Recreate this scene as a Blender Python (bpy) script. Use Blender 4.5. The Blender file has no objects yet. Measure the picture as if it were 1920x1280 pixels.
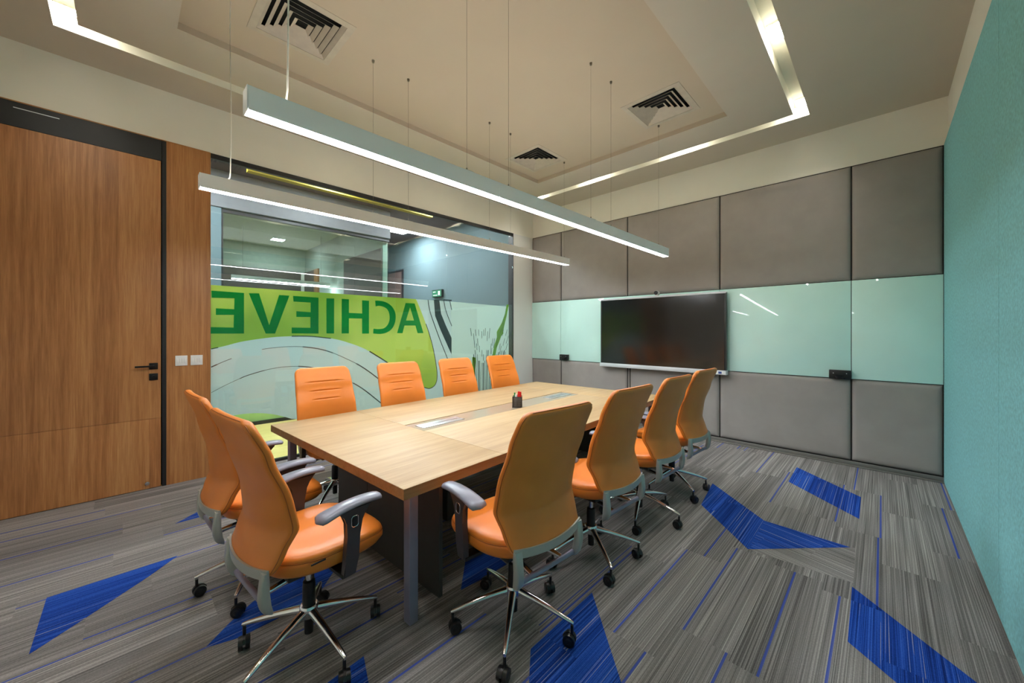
import bpy, bmesh, math, random
from mathutils import Vector, Matrix
S = bpy.context.scene
COL = S.collection
PI = math.pi
R = math.radians

# ------------------------------------------------------------ camera, world, exposure
CAMZ, FPX, PCX, PCY = 1.5, 710.84, 960.2, 621.1
YAW = R(44.2975)
cam_d = bpy.data.cameras.new('camera'); cam = bpy.data.objects.new('camera', cam_d); COL.objects.link(cam)
cam.location = (0, 0, CAMZ); cam.rotation_euler = (R(90), 0, YAW)
cam_d.sensor_width = 36; cam_d.sensor_fit = 'HORIZONTAL'; cam_d.lens = FPX / 1920 * 36
cam_d.shift_x = (960 - PCX) / 1920; cam_d.shift_y = (PCY - 640) / 1920
cam_d.clip_start = 0.03
S.camera = cam
w = bpy.data.worlds.new('world'); S.world = w; w.use_nodes = True
w.node_tree.nodes['Background'].inputs[0].default_value = (0.75, 0.85, 1, 1)
w.node_tree.nodes['Background'].inputs[1].default_value = 0.25
S.view_settings.view_transform = 'Standard'; S.view_settings.look = 'None'
S.view_settings.gamma = 1; S.view_settings.use_curve_mapping = False
S.view_settings.exposure = 1.2
S.cycles.max_bounces = 10; S.cycles.diffuse_bounces = 6; S.cycles.glossy_bounces = 5
S.cycles.transparent_max_bounces = 16; S.cycles.transmission_bounces = 8
S.cycles.sample_clamp_indirect = 6; S.cycles.use_denoising = True
S.cycles.caustics_reflective = False; S.cycles.caustics_refractive = False
PEND, UPL, SPOT, CORR = 23.0, 7.5, 52.0, 60.0     # radiance of pendant diffusers, their added upward strips, cove downlights, corridor panels

# ------------------------------------------------------------ measuring helpers (photo point to a plane of the room)
FX, FY, RX, RY = -math.sin(YAW), math.cos(YAW), math.cos(YAW), math.sin(YAW)
def on_floor(u, v, z=0.0):
    d = (CAMZ - z) * FPX / (v - PCY); l = (u - PCX) / FPX * d
    return (FX * d + RX * l, FY * d + RY * l)
def on_left(u, v, X=-5.0):
    k = (u - PCX) / FPX; d = X / (FX + RX * k)
    return (d * (FY + RY * k), CAMZ - (v - PCY) * d / FPX)

# ------------------------------------------------------------ materials
def lin(c):
    return tuple(((x / 255) / 12.92 if x / 255 < .04045 else ((x / 255 + .055) / 1.055) ** 2.4) for x in c) + (1,)
class NT:
    def __init__(s, name):
        s.m = bpy.data.materials.new(name); s.m.use_nodes = True; s.t = s.m.node_tree
        s.b = s.t.nodes['Principled BSDF']; s.out = s.t.nodes['Material Output']
    def n(s, typ, **kw):
        x = s.t.nodes.new(typ)
        for k, v in kw.items(): setattr(x, k, v)
        return x
    def l(s, a, b): s.t.links.new(a, b)
    def val(s, sock, v):
        if isinstance(v, (int, float)): sock.default_value = v
        else: s.l(v, sock)
    def math(s, op, a, b=None, c=None):
        x = s.n('ShaderNodeMath', operation=op)
        s.val(x.inputs[0], a)
        if b is not None: s.val(x.inputs[1], b)
        if c is not None: s.val(x.inputs[2], c)
        return x.outputs[0]
    def mix(s, f, a, b, mode='MIX'):
        x = s.n('ShaderNodeMix', data_type='RGBA', blend_type=mode); s.val(x.inputs[0], f)
        for i, c in ((6, a), (7, b)):
            if isinstance(c, tuple): x.inputs[i].default_value = c
            else: s.l(c, x.inputs[i])
        return x.outputs[2]
    def noise(s, vec=None, scale=5, detail=2, rough=.5, dist=0):
        x = s.n('ShaderNodeTexNoise'); x.inputs['Scale'].default_value = scale
        x.inputs['Detail'].default_value = detail; x.inputs['Roughness'].default_value = rough
        x.inputs['Distortion'].default_value = dist
        if vec is not None: s.l(vec, x.inputs['Vector'])
        return x.outputs[0]
    def coords(s, scale=(1, 1, 1), rot=(0, 0, 0)):
        tc = s.n('ShaderNodeTexCoord'); mp = s.n('ShaderNodeMapping')
        mp.inputs['Scale'].default_value = scale; mp.inputs['Rotation'].default_value = rot
        s.l(tc.outputs['Object'], mp.inputs[0]); return mp.outputs[0]
    def ramp(s, f, stops):
        x = s.n('ShaderNodeValToRGB'); e = x.color_ramp.elements
        while len(e) < len(stops): e.new(0.5)
        for i, (p, c) in enumerate(stops): e[i].position = p; e[i].color = c
        s.l(f, x.inputs[0]); return x.outputs[0]
    def bump(s, h, strength=.3, dist=.002):
        x = s.n('ShaderNodeBump'); x.inputs['Strength'].default_value = strength
        x.inputs['Distance'].default_value = dist; s.l(h, x.inputs['Height'])
        s.l(x.outputs[0], s.b.inputs['Normal'])
    def set(s, **kw):
        for k, v in kw.items():
            i = s.b.inputs[k.replace('_', ' ')]
            if isinstance(v, (int, float, tuple)): i.default_value = v
            else: s.l(v, i)
        return s.m
def plain(name, rgb, rough=.5, metal=0, var=.06, scale=12, bump=0, bscale=200, **kw):
    t = NT(name); c = lin(rgb); v = t.coords()
    n = t.noise(v, scale, 3)
    dk = tuple(x * (1 - var) for x in c[:3]) + (1,); lt = tuple(min(1, x * (1 + var)) for x in c[:3]) + (1,)
    t.set(Base_Color=t.ramp(n, [(.3, dk), (.7, lt)]), Roughness=rough, Metallic=metal, **kw)
    if bump: t.bump(t.noise(v, bscale, 2), bump)
    return t.m
def emit(name, rgb, strength):
    t = NT(name); t.set(Base_Color=(.8, .8, .8, 1), Emission_Color=tuple(rgb) + (1,), Emission_Strength=strength); return t.m
def wood(name, dark, mid, light, axis='z', rough=.35, plank=.16, grain=1.0):
    # grain runs along axis; planks of slightly different tone side by side
    t = NT(name)
    sc = {'z': (14, 14, .55), 'y': (14, .55, 14), 'x': (.55, 14, 14)}[axis]
    v = t.coords(sc); tc = t.n('ShaderNodeTexCoord'); sp = t.n('ShaderNodeSeparateXYZ'); t.l(tc.outputs['Object'], sp.inputs[0])
    across = sp.outputs['Y'] if axis == 'z' else sp.outputs['X'] if axis == 'y' else sp.outputs['Y']
    idx = t.math('FLOOR', t.math('DIVIDE', across, plank))
    wn = t.n('ShaderNodeTexWhiteNoise', noise_dimensions='1D'); t.l(idx, wn.inputs['W'])
    n1 = t.noise(v, 2.2 * grain, 6, .62, .35); n2 = t.noise(v, 9 * grain, 3, .7)
    f = t.math('ADD', t.math('MULTIPLY', n1, .62), t.math('MULTIPLY', n2, .38))
    f = t.math('ADD', f, t.math('MULTIPLY', t.math('SUBTRACT', wn.outputs[0], .5), .13))
    t.set(Base_Color=t.ramp(f, [(.34, lin(dark)), (.5, lin(mid)), (.66, lin(light))]), Roughness=rough)
    return t.m

def carpet(name, blue=0, cross=0):
    t = NT(name); tc = t.n('ShaderNodeTexCoord'); sp = t.n('ShaderNodeSeparateXYZ')
    t.l(tc.outputs['Object'], sp.inputs[0]); x, y = sp.outputs['X'], sp.outputs['Y']
    if cross:                                   # stripes of these pieces run across the room
        a = R(14); x2 = t.math('ADD', t.math('MULTIPLY', y, math.cos(a)), t.math('MULTIPLY', x, math.sin(a)))
        y2 = t.math('SUBTRACT', t.math('MULTIPLY', x, math.cos(a)), t.math('MULTIPLY', y, math.sin(a))); x, y = x2, y2
    col = t.math('FLOOR', t.math('DIVIDE', x, .25))
    w1 = t.n('ShaderNodeTexWhiteNoise', noise_dimensions='1D'); t.l(col, w1.inputs['W'])
    yy = t.math('ADD', y, w1.outputs[0]); row = t.math('FLOOR', t.math('DIVIDE', yy, 1.0))
    cb = t.n('ShaderNodeCombineXYZ'); t.l(col, cb.inputs[0]); t.l(row, cb.inputs[1])
    w2 = t.n('ShaderNodeTexWhiteNoise', noise_dimensions='3D'); t.l(cb.outputs[0], w2.inputs['Vector'])
    pid = w2.outputs['Value']
    # fine yarn stripes, different in each plank
    c2 = t.n('ShaderNodeCombineXYZ'); t.l(t.math('MULTIPLY', x, 210), c2.inputs[0])
    t.l(t.math('MULTIPLY', y, .5), c2.inputs[1]); t.l(t.math('MULTIPLY', pid, 60), c2.inputs[2])
    s1 = t.noise(c2.outputs[0], 1.0, 2, .7)
    c3 = t.n('ShaderNodeCombineXYZ'); t.l(t.math('MULTIPLY', x, 26), c3.inputs[0])
    t.l(t.math('MULTIPLY', y, .8), c3.inputs[1]); t.l(t.math('MULTIPLY', pid, 31), c3.inputs[2])
    s2 = t.noise(c3.outputs[0], 1.0, 2, .6)
    c4 = t.n('ShaderNodeCombineXYZ'); t.l(t.math('MULTIPLY', x, 140), c4.inputs[0]); t.l(t.math('MULTIPLY', y, 140), c4.inputs[1])
    s3 = t.noise(c4.outputs[0], 1.0, 1)
    f = t.math('ADD', t.math('MULTIPLY', s1, .66), t.math('ADD', t.math('MULTIPLY', s2, .22), t.math('MULTIPLY', s3, .12)))
    f = t.math('ADD', f, t.math('MULTIPLY', t.math('SUBTRACT', pid, .5), .07))
    grey = t.ramp(f, [(.33, lin((78, 75, 74))), (.44, lin((112, 108, 107))), (.54, lin((139, 134, 133))), (.66, lin((180, 174, 170)))])
    # one thin blue yarn line in some planks
    px = t.math('FRACT', t.math('DIVIDE', x, .25))
    line = t.math('LESS_THAN', t.math('ABSOLUTE', t.math('SUBTRACT', px, t.math('FRACT', t.math('MULTIPLY', pid, 7.3)))), .022)
    on = t.math('GREATER_THAN', t.math('FRACT', t.math('MULTIPLY', pid, 13.7)), .42)
    blu = t.ramp(f, [(.36, lin((16, 34, 96))), (.5, lin((28, 66, 156))), (.63, lin((58, 104, 200)))])
    if blue:
        # a grey yarn shows between the blue ones here and there
        k = t.math('GREATER_THAN', s1, .66)
        c = t.mix(k, blu, grey)
    else:
        c = t.mix(t.math('MULTIPLY', t.math('MULTIPLY', line, on), .8), grey, lin((44, 74, 170)))
        if cross: c = grey
    t.set(Base_Color=c, Roughness=.95)
    t.b.inputs['Specular IOR Level'].default_value = .1
    t.bump(s1, .5, .002)
    return t.m

def glass(name, tint=(.975, .99, .985), ior=1.45):
    t = NT(name); t.t.nodes.remove(t.b)
    lw = t.n('ShaderNodeLayerWeight'); lw.inputs['Blend'].default_value = .5
    fr = t.math('MULTIPLY_ADD', t.math('POWER', lw.outputs['Facing'], 4.0), .90, .045)
    tr = t.n('ShaderNodeBsdfTransparent'); tr.inputs[0].default_value = tint + (1,)
    gl = t.n('ShaderNodeBsdfGlossy'); gl.inputs['Roughness'].default_value = 0.0; gl.inputs[0].default_value = (1, 1, 1, 1)
    mx = t.n('ShaderNodeMixShader'); t.l(fr, mx.inputs[0]); t.l(tr.outputs[0], mx.inputs[1]); t.l(gl.outputs[0], mx.inputs[2])
    t.l(mx.outputs[0], t.out.inputs[0]); return t.m
def film(name, rgb, rgb2=None, clear=.12):
    # printed or frosted vinyl: scatters light both ways, a little see-through
    t = NT(name); t.t.nodes.remove(t.b)
    v = t.coords((1, 1, 1)); n = t.noise(v, 1.1, 2, .4)
    c = t.ramp(n, [(.38, lin(rgb)), (.62, lin(rgb2 or rgb))])
    d = t.n('ShaderNodeBsdfDiffuse'); tl = t.n('ShaderNodeBsdfTranslucent'); tr = t.n('ShaderNodeBsdfTransparent')
    t.l(c, d.inputs[0]); t.l(c, tl.inputs[0])
    m1 = t.n('ShaderNodeMixShader'); m1.inputs[0].default_value = .3; t.l(d.outputs[0], m1.inputs[1]); t.l(tl.outputs[0], m1.inputs[2])
    m2 = t.n('ShaderNodeMixShader'); m2.inputs[0].default_value = clear; t.l(m1.outputs[0], m2.inputs[1]); t.l(tr.outputs[0], m2.inputs[2])
    t.l(m2.outputs[0], t.out.inputs[0]); return t.m

M = {}
M['carpet'] = carpet('carpet'); M['carpet_blue'] = carpet('carpet_blue', 1)
M['carpet_cross'] = carpet('carpet_cross', 0, 1); M['carpet_blue_cross'] = carpet('carpet_blue_cross', 1, 1)
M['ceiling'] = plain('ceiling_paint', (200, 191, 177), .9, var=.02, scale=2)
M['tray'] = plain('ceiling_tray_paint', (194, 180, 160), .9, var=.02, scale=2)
M['paint'] = plain('wall_paint', (243, 240, 229), .85, var=.02, scale=2)
M['slot'] = plain('slot_paint', (238, 236, 224), .7, var=.01)
M['white_wall'] = plain('column_paint', (228, 228, 226), .8, var=.02, scale=2)
M['teal'] = plain('teal_felt', (134, 200, 206), .95, var=.16, scale=55, bump=.6, bscale=160)
M['panel'] = plain('grey_upholstery', (158, 151, 147), .8, var=.05, scale=5, bump=.25, bscale=700)
M['seam'] = plain('seam_dark', (30, 27, 25), .8)
M['board'] = plain('back_painted_glass', (210, 250, 243), .35, var=.04, scale=1.6, Coat_Weight=1.0, Coat_Roughness=.03)
M['base'] = plain('aluminium_skirting', (128, 124, 120), .45, metal=.3)
M['wood'] = wood('walnut_veneer', (146, 94, 52), (172, 116, 68), (192, 138, 86))
M['wood_kick'] = wood('walnut_kick', (152, 98, 56), (180, 122, 72), (200, 146, 94), plank=.13)
M['wood_edge'] = plain('wood_edge', (176, 124, 74), .5)
M['black'] = plain('black_metal', (26, 26, 29), .45)
M['mesh_grey'] = plain('pen_holder_wire', (62, 58, 56), .4)
M['blackgloss'] = plain('black_plastic', (22, 22, 24), .35)
M['handle'] = plain('bronze_black', (34, 28, 26), .35, metal=.5)
M['white_plastic'] = plain('white_plastic', (236, 236, 234), .35)
M['oak'] = wood('light_oak', (166, 137, 97), (180, 151, 109), (190, 163, 122), axis='y', rough=.5, plank=.45, grain=.8)
M['oak_edge'] = wood('oak_edge', (122, 98, 68), (142, 114, 80), (156, 128, 94), axis='y', rough=.4, plank=2, grain=.8)
M['inlay'] = plain('taupe_inlay', (158, 144, 124), .2, var=.02)
M['alu'] = plain('brushed_aluminium', (206, 208, 210), .32, metal=.85, var=.03)
M['alu_pale'] = plain('satin_silver', (214, 218, 224), .45, metal=.3, var=.02)
M['charcoal'] = plain('charcoal_metal', (138, 134, 156), .4, metal=.1)
M['modesty'] = plain('charcoal_laminate', (66, 63, 60), .55)
M['leather'] = plain('orange_leather', (224, 129, 47), .36, var=.05, scale=6, bump=.12, bscale=420)
M['piping'] = plain('leather_piping', (176, 92, 26), .45, var=.04)
M['stitch'] = plain('seam_leather', (150, 76, 24), .5)
M['chrome'] = plain('chrome', (226, 228, 232), .12, metal=1, var=.01)
M['bracket'] = plain('cast_aluminium', (178, 181, 176), .3, metal=.4, var=.03)
M['armpad'] = plain('grey_arm_pad', (122, 124, 140), .28, var=.03)
M['armpost'] = plain('dark_arm_post', (62, 56, 60), .36)
M['housing'] = plain('pendant_housing', (250, 251, 254), .4, metal=0, var=.01)
M['diffuser'] = emit('pendant_diffuser', (.93, .96, 1.0), PEND)
M['added_uplight'] = emit('pendant_added_uplight', (1.0, .97, .91), UPL)  # glow of the strip added on top of the pendants
M['spot'] = emit('cove_downlight', (1, .95, .84), SPOT)
M['cord'] = plain('white_cord', (224, 220, 208), .5)
M['wire'] = plain('steel_wire', (120, 112, 100), .4, metal=.6)
M['vent'] = plain('vent_paint', (190, 180, 164), .6)
M['duct'] = plain('duct_dark', (22, 22, 26), .8)
M['screen'] = plain('screen_glass', (16, 16, 18), .16, var=.02, Coat_Weight=.6, Coat_Roughness=.12)
M['glass'] = glass('clear_glass')
M['glass2'] = glass('corridor_glass', (.82, .9, .88))
M['frost'] = film('frosted_film', (230, 246, 245), (220, 241, 243), .10)
M['frost_pale'] = film('pale_frosted_film', (226, 246, 240), None, .28)
M['lime'] = film('lime_film', (226, 244, 132), (172, 216, 84), .04)
M['green'] = film('green_letter_film', (0, 190, 62), (0, 158, 50), .0)
M['stalk'] = film('stalk_film', (128, 190, 44), None, .05)
M['clearline'] = film('dark_line_film', (52, 80, 86), None, .25)
M['leafglass'] = film('green_partition_film', (176, 214, 140), (190, 222, 150), .08)
M['corr_floor'] = wood('pale_plank_floor', (190, 172, 96), (214, 196, 122), (226, 208, 140), axis='y', rough=.3, plank=.2)
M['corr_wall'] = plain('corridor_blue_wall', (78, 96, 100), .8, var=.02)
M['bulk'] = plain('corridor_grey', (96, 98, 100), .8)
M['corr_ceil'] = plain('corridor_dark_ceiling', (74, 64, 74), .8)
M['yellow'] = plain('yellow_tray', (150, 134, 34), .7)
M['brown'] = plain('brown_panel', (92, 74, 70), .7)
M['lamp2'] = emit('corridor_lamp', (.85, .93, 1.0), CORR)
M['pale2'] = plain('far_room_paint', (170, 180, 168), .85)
M['sign'] = plain('exit_sign_green', (34, 104, 72), .4)
M['sign_white'] = emit('exit_sign_white', (.75, .85, .8), .2)
M['red'] = plain('red_plastic', (214, 30, 34), .35); M['grn'] = plain('green_plastic', (28, 132, 66), .35)
M['bluepl'] = plain('blue_print', (60, 84, 150), .4)

# ------------------------------------------------------------ mesh helpers
def link(name, me, mat, parent=None, smooth=False):
    o = bpy.data.objects.new(name, me); COL.objects.link(o)
    for m in (mat if isinstance(mat, (list, tuple)) else [mat]): me.materials.append(M[m])
    if smooth:
        for p in me.polygons: p.use_smooth = True
        me.set_sharp_from_angle(angle=R(smooth if smooth is not True else 40))
    if parent is not None: o.parent = parent
    return o
def done(name, bm, mat, parent=None, smooth=False):
    bmesh.ops.recalc_face_normals(bm, faces=bm.faces)
    me = bpy.data.meshes.new(name); bm.to_mesh(me); bm.free()
    return link(name, me, mat, parent, smooth)
def addbox(bm, a, b, mi=0, mtx=None, bevel=0):
    vs = [Vector((x, y, z)) for x in (a[0], b[0]) for y in (a[1], b[1]) for z in (a[2], b[2])]
    if mtx: vs = [mtx @ v for v in vs]
    v = [bm.verts.new(p) for p in vs]
    fs = [bm.faces.new([v[i] for i in q]) for q in ((0, 1, 3, 2), (4, 6, 7, 5), (0, 4, 5, 1), (2, 3, 7, 6), (0, 2, 6, 4), (1, 5, 7, 3))]
    for f in fs: f.material_index = mi
    if bevel:
        ed = list({e for f in fs for e in f.edges})
        bmesh.ops.bevel(bm, geom=ed, offset=bevel, segments=3, affect='EDGES', profile=.5)
def box(name, a, b, mat, parent=None, bevel=0, mtx=None):
    bm = bmesh.new(); addbox(bm, a, b, 0, mtx, bevel); return done(name, bm, mat, parent, 35 if bevel else False)
def tube(bm, p0, p1, r0, r1=None, n=12, cap=True):
    r1 = r0 if r1 is None else r1
    p0, p1 = Vector(p0), Vector(p1); q = (p1 - p0).to_track_quat('Z', 'Y')
    A = [bm.verts.new(p0 + q @ Vector((r0 * math.cos(2 * PI * i / n), r0 * math.sin(2 * PI * i / n), 0))) for i in range(n)]
    B = [bm.verts.new(p1 + q @ Vector((r1 * math.cos(2 * PI * i / n), r1 * math.sin(2 * PI * i / n), 0))) for i in range(n)]
    for i in range(n): bm.faces.new((A[i], A[(i + 1) % n], B[(i + 1) % n], B[i]))
    if cap: bm.faces.new(A[::-1]); bm.faces.new(B)
def path_tube(bm, pts, r, n=10):
    rings = []; pts = [Vector(p) for p in pts]
    for i, p in enumerate(pts):
        d = (pts[min(i + 1, len(pts) - 1)] - pts[max(i - 1, 0)]).normalized()
        q = d.to_track_quat('Z', 'Y'); rr = r[i] if isinstance(r, (list, tuple)) else r
        rings.append([bm.verts.new(p + q @ Vector((rr * math.cos(2 * PI * k / n), rr * math.sin(2 * PI * k / n), 0))) for k in range(n)])
    for a, b in zip(rings, rings[1:]):
        # keep ring order aligned
        best = min(range(n), key=lambda s: (b[s].co - a[0].co).length)
        for k in range(n): bm.faces.new((a[k], a[(k + 1) % n], b[(best + k + 1) % n], b[(best + k) % n]))
        if best: rings[rings.index(b)] = b[best:] + b[:best]; b[:] = b[best:] + b[:best]
    bm.faces.new(rings[0][::-1]); bm.faces.new(rings[-1])
def lathe(bm, prof, n=24, center=(0, 0, 0)):
    c = Vector(center); rings = []
    for r, z in prof:
        rings.append([bm.verts.new(c + Vector((max(r, .0004) * math.cos(2 * PI * k / n), max(r, .0004) * math.sin(2 * PI * k / n), z))) for k in range(n)])
    for a, b in zip(rings, rings[1:]):
        for k in range(n): bm.faces.new((a[k], a[(k + 1) % n], b[(k + 1) % n], b[k]))
    bm.faces.new(rings[0][::-1]); bm.faces.new(rings[-1])
def empty(name, loc, rz=0):
    o = bpy.data.objects.new(name, None); COL.objects.link(o); o.location = loc; o.rotation_euler = (0, 0, rz)
    o.empty_display_size = .1; return o
def tag(o, label=None, cat=None, group=None, kind=None):
    if label: o['label'] = label
    if cat: o['category'] = cat
    if group: o['group'] = group
    if kind: o['kind'] = kind
    return o
def struct(o): o['kind'] = 'structure'; return o

# ------------------------------------------------------------ room shell
XL, XR, YB, YN, ZC, ZP = -5.0, 0.44, 5.69, -1.45, 3.84, 3.354
FT = .12

def carpet_polys():
    P = lambda L: [on_floor(*p) for p in L]
    T1 = 'carpet_blue'; T2 = 'carpet_blue_cross'; T3 = 'carpet_cross'
    return [
        (T1, P([(87.5, 1120.6), (333.6, 1041.5), (280, 1080), (146, 1168), (54, 1227)])),
        (T1, P([(328, 982), (397, 945), (450, 922), (470, 950), (415, 958)])),
        (T1, P([(384, 1215), (430, 1168), (474, 1128), (560, 1080), (640, 1050), (600, 1110), (540, 1150), (450, 1195)])),
        (T1, P([(682, 1230), (600, 1290), (540, 1340), (700, 1330)])),
        (T1, P([(1110, 1110.6), (1121, 1144), (1165, 1280), (1210, 1420), (985, 1420), (995, 1216.5)])),
        (T1, P([(1597.6, 1099.6), (1832, 1280), (1900, 1330), (1790, 1345), (1681, 1280), (1589.4, 1202.8)])),
        (T1, P([(1336, 906), (1433, 976), (1402.4, 1029.6), (1314.4, 945.8)])),
        (T2, P([(1433, 976), (1594.8, 1026), (1402.4, 1029.6)])),
        (T3, P([(1402.4, 1030), (1594.8, 1026.3), (1604, 1028), (1600, 1093)])),
        (T1, P([(1494, 875.7), (1614.5, 932), (1611, 972.8), (1478, 902.7)])),
        (T1, P([(864, 1106), (875, 1036), (925, 1036), (950, 1058), (905, 1085)])),
    ]
bm = bmesh.new()
addbox(bm, (XL - .02, YN - .1, -FT), (XR + .1, YB + .1, 0))
mats = ['carpet', 'carpet_blue', 'carpet_blue_cross', 'carpet_cross']
for mname, pts in carpet_polys():
    vs = [bm.verts.new((x, y, .0012)) for x, y in pts]; f = bm.faces.new(vs)
    f.normal_update()
    if f.normal.z < 0: f.normal_flip()
    f.material_index = mats.index(mname)
me = bpy.data.meshes.new('floor'); bm.to_mesh(me); bm.free()
struct(link('floor', me, mats))

# ceiling as a stepped height field: light slot all round, shallow raised tray in the middle
VENTS = [(-3.27, .98), (-3.45, 4.01), (-1.70, 4.02)]; VS = .262
SX = [-4.53, -4.40, -.685, -.56]; SY = [-.375, -.245, 5.05, 5.17]; TX = [-3.90, -1.205]; TY = [.29, 4.58]
xs = sorted([XL - .02, XR + .1] + SX + TX + [v[0] + q for v in VENTS for q in (-VS, VS)])
ys = sorted([YN - .1, YB + .1] + SY + TY + [v[1] + q for v in VENTS for q in (-VS, VS)])
def ceil_h(x, y):
    if SX[0] < x < SX[3] and SY[0] < y < SY[3] and not (SX[1] < x < SX[2] and SY[1] < y < SY[2]): return ZC + .13
    for vx, vy in VENTS:
        if abs(x - vx) < VS and abs(y - vy) < VS: return ZC + .15
    if TX[0] < x < TX[1] and TY[0] < y < TY[1]: return ZC + .055
    return ZC
bm = bmesh.new()
def quad(bm, pts, mi=0):
    f = bm.faces.new([bm.verts.new(p) for p in pts]); f.material_index = mi
nx, ny = len(xs) - 1, len(ys) - 1
H = [[ceil_h((xs[i] + xs[i + 1]) / 2, (ys[j] + ys[j + 1]) / 2) for j in range(ny)] for i in range(nx)]
def cmi(a, b=0):
    h = max(a, b); return 3 if ZC + .05 < h < ZC + .1 else 2 if h > ZC + .14 else 1 if h > ZC + .1 else 0
for i in range(nx):
    for j in range(ny):
        h = H[i][j]; x0, x1, y0, y1 = xs[i], xs[i + 1], ys[j], ys[j + 1]
        quad(bm, [(x0, y0, h), (x0, y1, h), (x1, y1, h), (x1, y0, h)], cmi(h))
        if i < nx - 1 and H[i + 1][j] != h:
            quad(bm, [(x1, y0, h), (x1, y1, h), (x1, y1, H[i + 1][j]), (x1, y0, H[i + 1][j])], cmi(h, H[i + 1][j]))
        if j < ny - 1 and H[i][j + 1] != h:
            quad(bm, [(x0, y1, h), (x1, y1, h), (x1, y1, H[i][j + 1]), (x0, y1, H[i][j + 1])], cmi(h, H[i][j + 1]))
addbox(bm, (xs[0], ys[0], ZC + .18), (xs[-1], ys[-1], ZC + .22))
me = bpy.data.meshes.new('ceiling'); bm.to_mesh(me); bm.free()
ceil = struct(link('ceiling', me, ['ceiling', 'slot', 'duct', 'tray']))

# walls: left wall is a frame around door, veneer panel and glazing
GY0, GY1 = .63, 5.155
bm = bmesh.new()
addbox(bm, (XL - .12, YN - .1, ZP), (XL, YB + .1, ZC + .02))
addbox(bm, (XL - .12, YN - .1, 0), (XL, -1.02, ZP))
struct(done('wall_left', bm, 'white_wall')); 
bpy.data.objects['wall_left'].data.materials[0] = M['paint']
struct(box('wall_back', (XL - .12, YB + .0325, 0), (XR + .15, YB + .15, ZC + .02), 'paint'))
struct(box('wall_right', (XR + .0325, YN - .1, 0), (XR + .15, YB + .0315, ZC + .02), 'paint'))
struct(box('wall_near', (XL - .12, YN - .1, 0), (XR + .15, YN, ZC + .02), 'paint'))
struct(box('trim_1', (XL - .1, .2965, 0), (XL + .004, GY0 - .004, ZP), 'wood'))
bm = bmesh.new(); addbox(bm, (XL - .02, GY0 - .004, 0), (XL + .008, GY0 + .002, ZP)); addbox(bm, (XL - .02, .292, 0), (XL + .006, .2965, ZP)); addbox(bm, (XL - .02, -1.02, ZP - .004), (XL + .006, GY0, ZP + .004))
struct(done('trim_2', bm, 'wood_edge'))

struct(box('trim_4', (XL - .12, GY1, 0), (XL, YB + .03, ZP), 'white_wall'))
# door: leaf with a lower kick section, black head panel and black jamb
door = empty('door_1', (XL, -.35, 0)); struct(door)
def dchild(name, a, b, mat, bevel=0, parent=door):
    return box(name, (a[0] - XL, a[1] + .35, a[2]), (b[0] - XL, b[1] + .35, b[2]), mat, parent, bevel)
leaf = bmesh.new()
addbox(leaf, (-.05, -.6, .668), (.002, .602, 3.148)); addbox(leaf, (-.05, -.6, .5), (-.002, .602, .9))
done('door_leaf', leaf, 'wood', door); box('kick_panel', (-.05, -.6, .006), (.002, .602, .6635), 'wood_kick', door)
dchild('head_panel', (XL - .05, -1.0, 3.152), (XL + .002, .258, ZP - .004), 'black')
dchild('jamb', (XL - .06, .262, 0), (XL + .004, .292, ZP - .004), 'black')
dchild('jamb', (XL - .06, -1.02, 0), (XL + .004, -.955, ZP - .004), 'black')
dchild('backing', (XL - .11, -1.02, 0), (XL - .055, .29, ZP), 'black')
tr_ = box('door_closer_label', (.002, -.27, 3.30), (.0035, -.03, 3.306), 'alu_pale', door)
tr_.name = 'head_groove_strip'
h = bmesh.new(); addbox(h, (.002, .520, 1.137), (.012, .581, 1.198), bevel=.002); tube(h, (.01, .551, 1.168), (.05, .551, 1.168), .009)
addbox(h, (.042, .422, 1.160), (.054, .562, 1.177), bevel=.002)
done('door_handle', h, 'handle', door, 35)
k = bmesh.new(); addbox(k, (.002, .520, 1.034), (.012, .581, 1.098), bevel=.002); tube(k, (.01, .551, 1.068), (.020, .551, 1.068), .012)
done('lock_escutcheon', k, 'handle', door, 35)
st = bmesh.new(); tube(st, (.002, .507, .058), (.020, .507, .058), .017, n=20); tube(st, (.020, .507, .058), (.026, .507, .058), .010, n=20)
done('door_stop', st, 'chrome', door, 35)

# switch plates on the veneer panel
for i, (y0, y1) in enumerate(((.356, .448), (.472, .567))):
    o = tag(empty('switch_plate', (XL + .004, (y0 + y1) / 2, 1.209)),
            ('white light switch plate on the wood panel, the one nearer the door', 'white light switch plate on the wood panel, the one nearer the glass wall')[i], 'light switch', 'switch plates on the wood panel')
    W = (y1 - y0) / 2
    box('plate', (0, -W, -.05), (.008, W, .05), 'white_plastic', o, .002)
    for q in range(4):
        a = -W + .010 + q * (2 * W - .02) / 4
        box('rocker', (.007, a, -.022), (.011, a + (2 * W - .02) / 4 - .002, .022), 'white_plastic', o, .001)

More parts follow.
